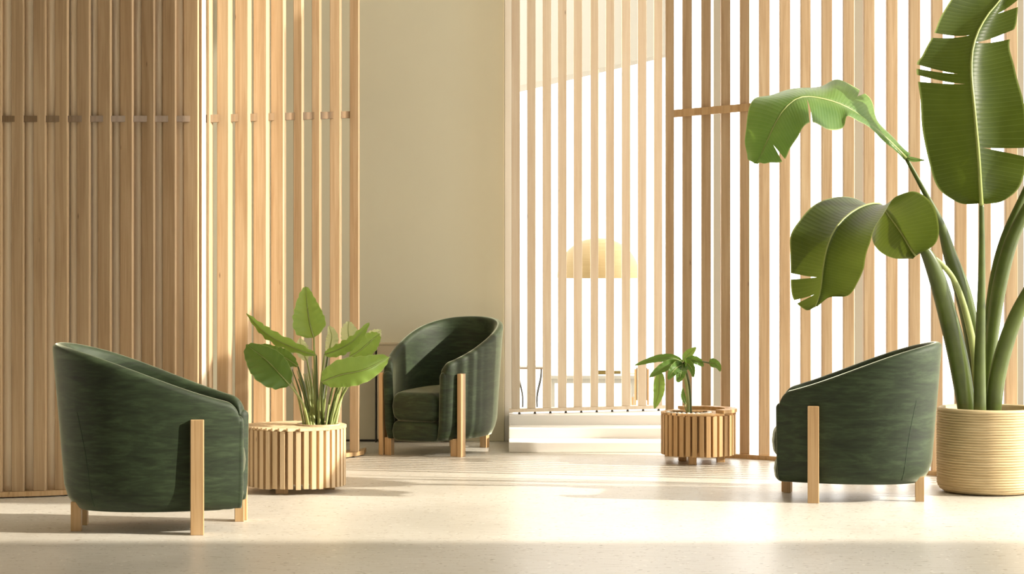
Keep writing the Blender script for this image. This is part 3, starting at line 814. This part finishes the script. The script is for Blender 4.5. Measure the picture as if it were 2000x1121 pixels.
QV = [
 ([(1334, 707, 0), (1312, 699, -.03), (1280, 701, -.04), (1238, 714, 0)], 9, 9, LONG, .5, M_MIDLEAF, 1),
 ([(1332, 710, 0), (1310, 712, -.08), (1290, 722, -.1), (1268, 737, -.08)], 10, 12, LONG, .5, M_MIDLEAF, 2),
 ([(1333, 712, 0), (1322, 718, -.1), (1312, 728, -.13), (1305, 742, -.12)], 14, 13, HEART, .4, M_MIDLEAF, 3),
 ([(1334, 712, 0), (1331, 724, -.1), (1327, 738, -.12), (1322, 746, -.11)], 12, 12, HEART, .4, M_MIDLEAF, 4),
 ([(1334, 707, 0), (1340, 697, .02), (1350, 687, .02), (1360, 678, 0)], 10, 9, LONG, .5, M_LIGHTLEAF, 5),
 ([(1336, 710, 0), (1345, 712, -.08), (1352, 722, -.1), (1354, 738, -.1)], 10, 10, HEART, .4, M_MIDLEAF, 6),
 ([(1338, 708, 0), (1350, 702, -.02), (1364, 706, -.03), (1374, 716, 0)], 9, 9, LONG, .5, M_MIDLEAF, 7),
 ([(1385, 709, 0), (1394, 709, -.02), (1402, 714, -.03), (1407, 726, 0)], 10, 10, HEART, .4, M_MIDLEAF, 8),
 ([(1290, 726, .05), (1288, 745, .02), (1286, 770, .02), (1278, 799, .03)], 12, 12, LONG, .3, M_LIGHTLEAF, 9),
 ([(1340, 790, .06), (1336, 780, .06), (1334, 770, .06), (1334, 757, .06)], 5, 5, LONG, .3, M_MIDLEAF, 10),
]
croot = Vector((atw(1345, 800, yp).x, yp, .265)); cjoin = atw(1334, 710, yp)
for pts, wl, wr, pf, tl, mt, sd in QV:
    P = [ap(*q) for q in pts]
    leaf(rp_, simple_rows(P, wl * S, wr * S, pf, tl), mt, .0022, bulge=.004, ripple=.003, nt_=36, nv=6, seed=sd, ribmat=M_STEMP)
stem(rp_, [croot, atw(1342, 760, yp), atw(1336, 728, yp), cjoin], [.011, .009, .008, .005], M_STEMP, seg=10)
stem(rp_, [croot + Vector((.012, .01, 0)), atw(1347, 760, yp + .02), atw(1341, 728, yp), cjoin], [.008, .007, .006, .004], M_STEM, seg=10)
stem(rp_, [cjoin, atw(1360, 705, yp - .02), atw(1386, 709, yp)], [.006, .005, .004], M_STEM, seg=8)
stem(rp_, [cjoin, atw(1310, 704, yp + .03), atw(1290, 727, yp + .05)], [.004, .003, .002], M_STEMP, seg=7)
stem(rp_, [croot, atw(1338, 795, yp + .04), atw(1340, 788, yp + .06)], [.004, .003, .002], M_STEMP, seg=7)

# ---------------------------------------------------------------- beyond the far screen
Yl = 12.2 * K; pc = atw(1169, 543, Yl)
dl = thing('dome_pendant_lamp', 'pale yellow half dome pendant lamp hanging behind the far pale slat screen', 'lamp', pc)
R = 81 / FPX * Yl; Hh = 78 / FPX * Yl
prof = [(R * math.cos(a) ** .92 if math.cos(a) > 0 else 0, Hh * math.sin(a)) for a in [PI / 2 * k / 24 for k in range(25)]]
prof[-1] = (0, Hh)
prof += [(max(0, r_ - .012), max(0, z_ - .010)) for r_, z_ in prof[::-1]]
prof.append(prof[0])
obj('lamp_shade', lathe(prof, 64), M_LAMP, dl, True)
bm = bmesh.new(); add_tube(bm, [Vector((0, 0, Hh - .01)), Vector((0, 0, 5.3 - pc.z))], [.004, .004], 8); obj('cord', bm, M_FRAME, dl)
bm = bmesh.new(); bmesh.ops.create_icosphere(bm, subdivisions=3, radius=.05); o = obj('bulb', bm, M_WHITE, dl, True); o.location = (0, 0, Hh - .1)
# beam that carries the lamp
struct('trim_3', box(-0.6, 2.2, Yl - .1, Yl + .1, 5.3, 5.5), M_WHITE)

Yt = 11.6 * K
a_, b_ = atw(1072, 736, Yt), atw(1245, 736, Yt)
wt = thing('low_table', 'white low table seen through the far pale slat screen', 'table', ((a_.x + b_.x) / 2, Yt, 0))
hw = (b_.x - a_.x) / 2; zt = a_.z
obj('table_top', box(-hw, hw, -.05, .45, zt - .012, zt + .012, bev=.004), M_TABLE, wt)
obj('apron', box(-hw + .03, hw - .03, -.02, .42, zt - .045, zt - .012), M_TABLE, wt)
for sx in (-1, 1):
    for sy in (0, .38): obj('leg', box(sx * (hw - .03) - .012, sx * (hw - .03) + .012, sy - .01, sy + .014, 0, zt - .012), M_TABLE, wt)
def onbox(name, label, cat, px0, px1, py0, mat, y):
    a, b = atw(px0, py0, y), atw(px1, py0, y)
    t = thing(name, label, cat, ((a.x + b.x) / 2, y, zt + .012)); w = (b.x - a.x) / 2; h = a.z - zt - .012
    obj('body', box(-w, w, -w, w, 0, h * .8, bev=.003), mat, t); obj('lid', box(-w * 1.04, w * 1.04, -w * 1.04, w * 1.04, h * .8, h, bev=.002), mat, t)
onbox('storage_box', 'small golden box on the white low table, seen between slats', 'box', 1166, 1188, 723, M_BRASS, Yt + .15)
onbox('storage_box', 'small brass box right of the golden box, on the white low table', 'box', 1198, 1212, 724, M_BRASS, Yt + .2)
onbox('storage_box', 'small cream box at the right end of the white low table', 'box', 1229, 1243, 728, M_FRAME, Yt + .15)
a_, b_ = atw(1010, 717, 11.0 * K), atw(1060, 717, 11.0 * K)
st = thing('stool', 'tan topped stool with curved metal leg behind the far screen, at its left end', 'stool', ((a_.x + b_.x) / 2, 11.0 * K, 0)); hw = (b_.x - a_.x) / 2
obj('seat', box(-hw, hw, -.03, .2, a_.z - .012, a_.z, bev=.003), M_DRUM2, st)
for sx in (-1, 1):
    for dy in (0.0, .17):
        bm = bmesh.new(); add_tube(bm, [Vector((sx * hw * .9, dy, a_.z - .012)), Vector((sx * hw * .85, dy, a_.z - .08)), Vector((sx * hw * .55, dy, .2)), Vector((sx * hw * .75, dy, 0))], [.005] * 4, 8, n=16); obj('leg', bm, M_DARK, st, True)
a_, b_ = atw(1241, 718, 11.0 * K), atw(1266, 718, 11.0 * K)
sc_ = thing('side_chair', 'narrow tan chair behind the far screen, beside the small leafy plant', 'chair', ((a_.x + b_.x) / 2, 11.0 * K, 0)); hw = (b_.x - a_.x) / 2
obj('backrest', box(-hw + .006, hw - .006, 0, .02, .2, a_.z, bev=.004), M_DRUM2, sc_); obj('seat', box(-hw + .006, hw - .006, .02, .36, .2, .225, bev=.004), M_DRUM2, sc_)
for sx in (-1, 1):
    for dy in (.004, .34): obj('leg', box(sx * hw - .006, sx * hw + .006, dy, dy + .018, 0, a_.z - .01 if dy < .1 else .2), M_DRUM, sc_)

# ---------------------------------------------------------------- camera and light
sc = bpy.context.scene
cd = bpy.data.cameras.new('camera'); cam = bpy.data.objects.new('camera', cd); COL.objects.link(cam)
cam.location = (0, 0, CAMZ); cam.rotation_euler = (PI / 2, 0, 0)
cd.sensor_width = 36; cd.lens = FPX / 2000 * 36; cd.shift_y = -(560.5 - HY) / 2000; cd.clip_end = 200
sc.camera = cam
sd = bpy.data.lights.new('sun', 'SUN'); sun = bpy.data.objects.new('sun', sd); COL.objects.link(sun)
EL, AZ = math.radians(25), math.radians(-12.0)
dirn = Vector((math.cos(EL) * math.cos(AZ), math.cos(EL) * math.sin(AZ), math.sin(EL)))
sun.rotation_euler = dirn.to_track_quat('Z', 'Y').to_euler()
sun.location = (6, 6, 6)
sd.energy = 6.8; sd.angle = math.radians(0.9); sd.color = (1, .91, .77)
w = bpy.data.worlds.new('world'); sc.world = w; w.use_nodes = True
bg = w.node_tree.nodes['Background']; bg.inputs[0].default_value = (1.0, .97, .91, 1); bg.inputs[1].default_value = 4.0
sc.view_settings.view_transform = 'Standard'; sc.view_settings.look = 'None'
sc.view_settings.exposure = 0.18; sc.view_settings.gamma = 1.0; sc.view_settings.use_curve_mapping = False
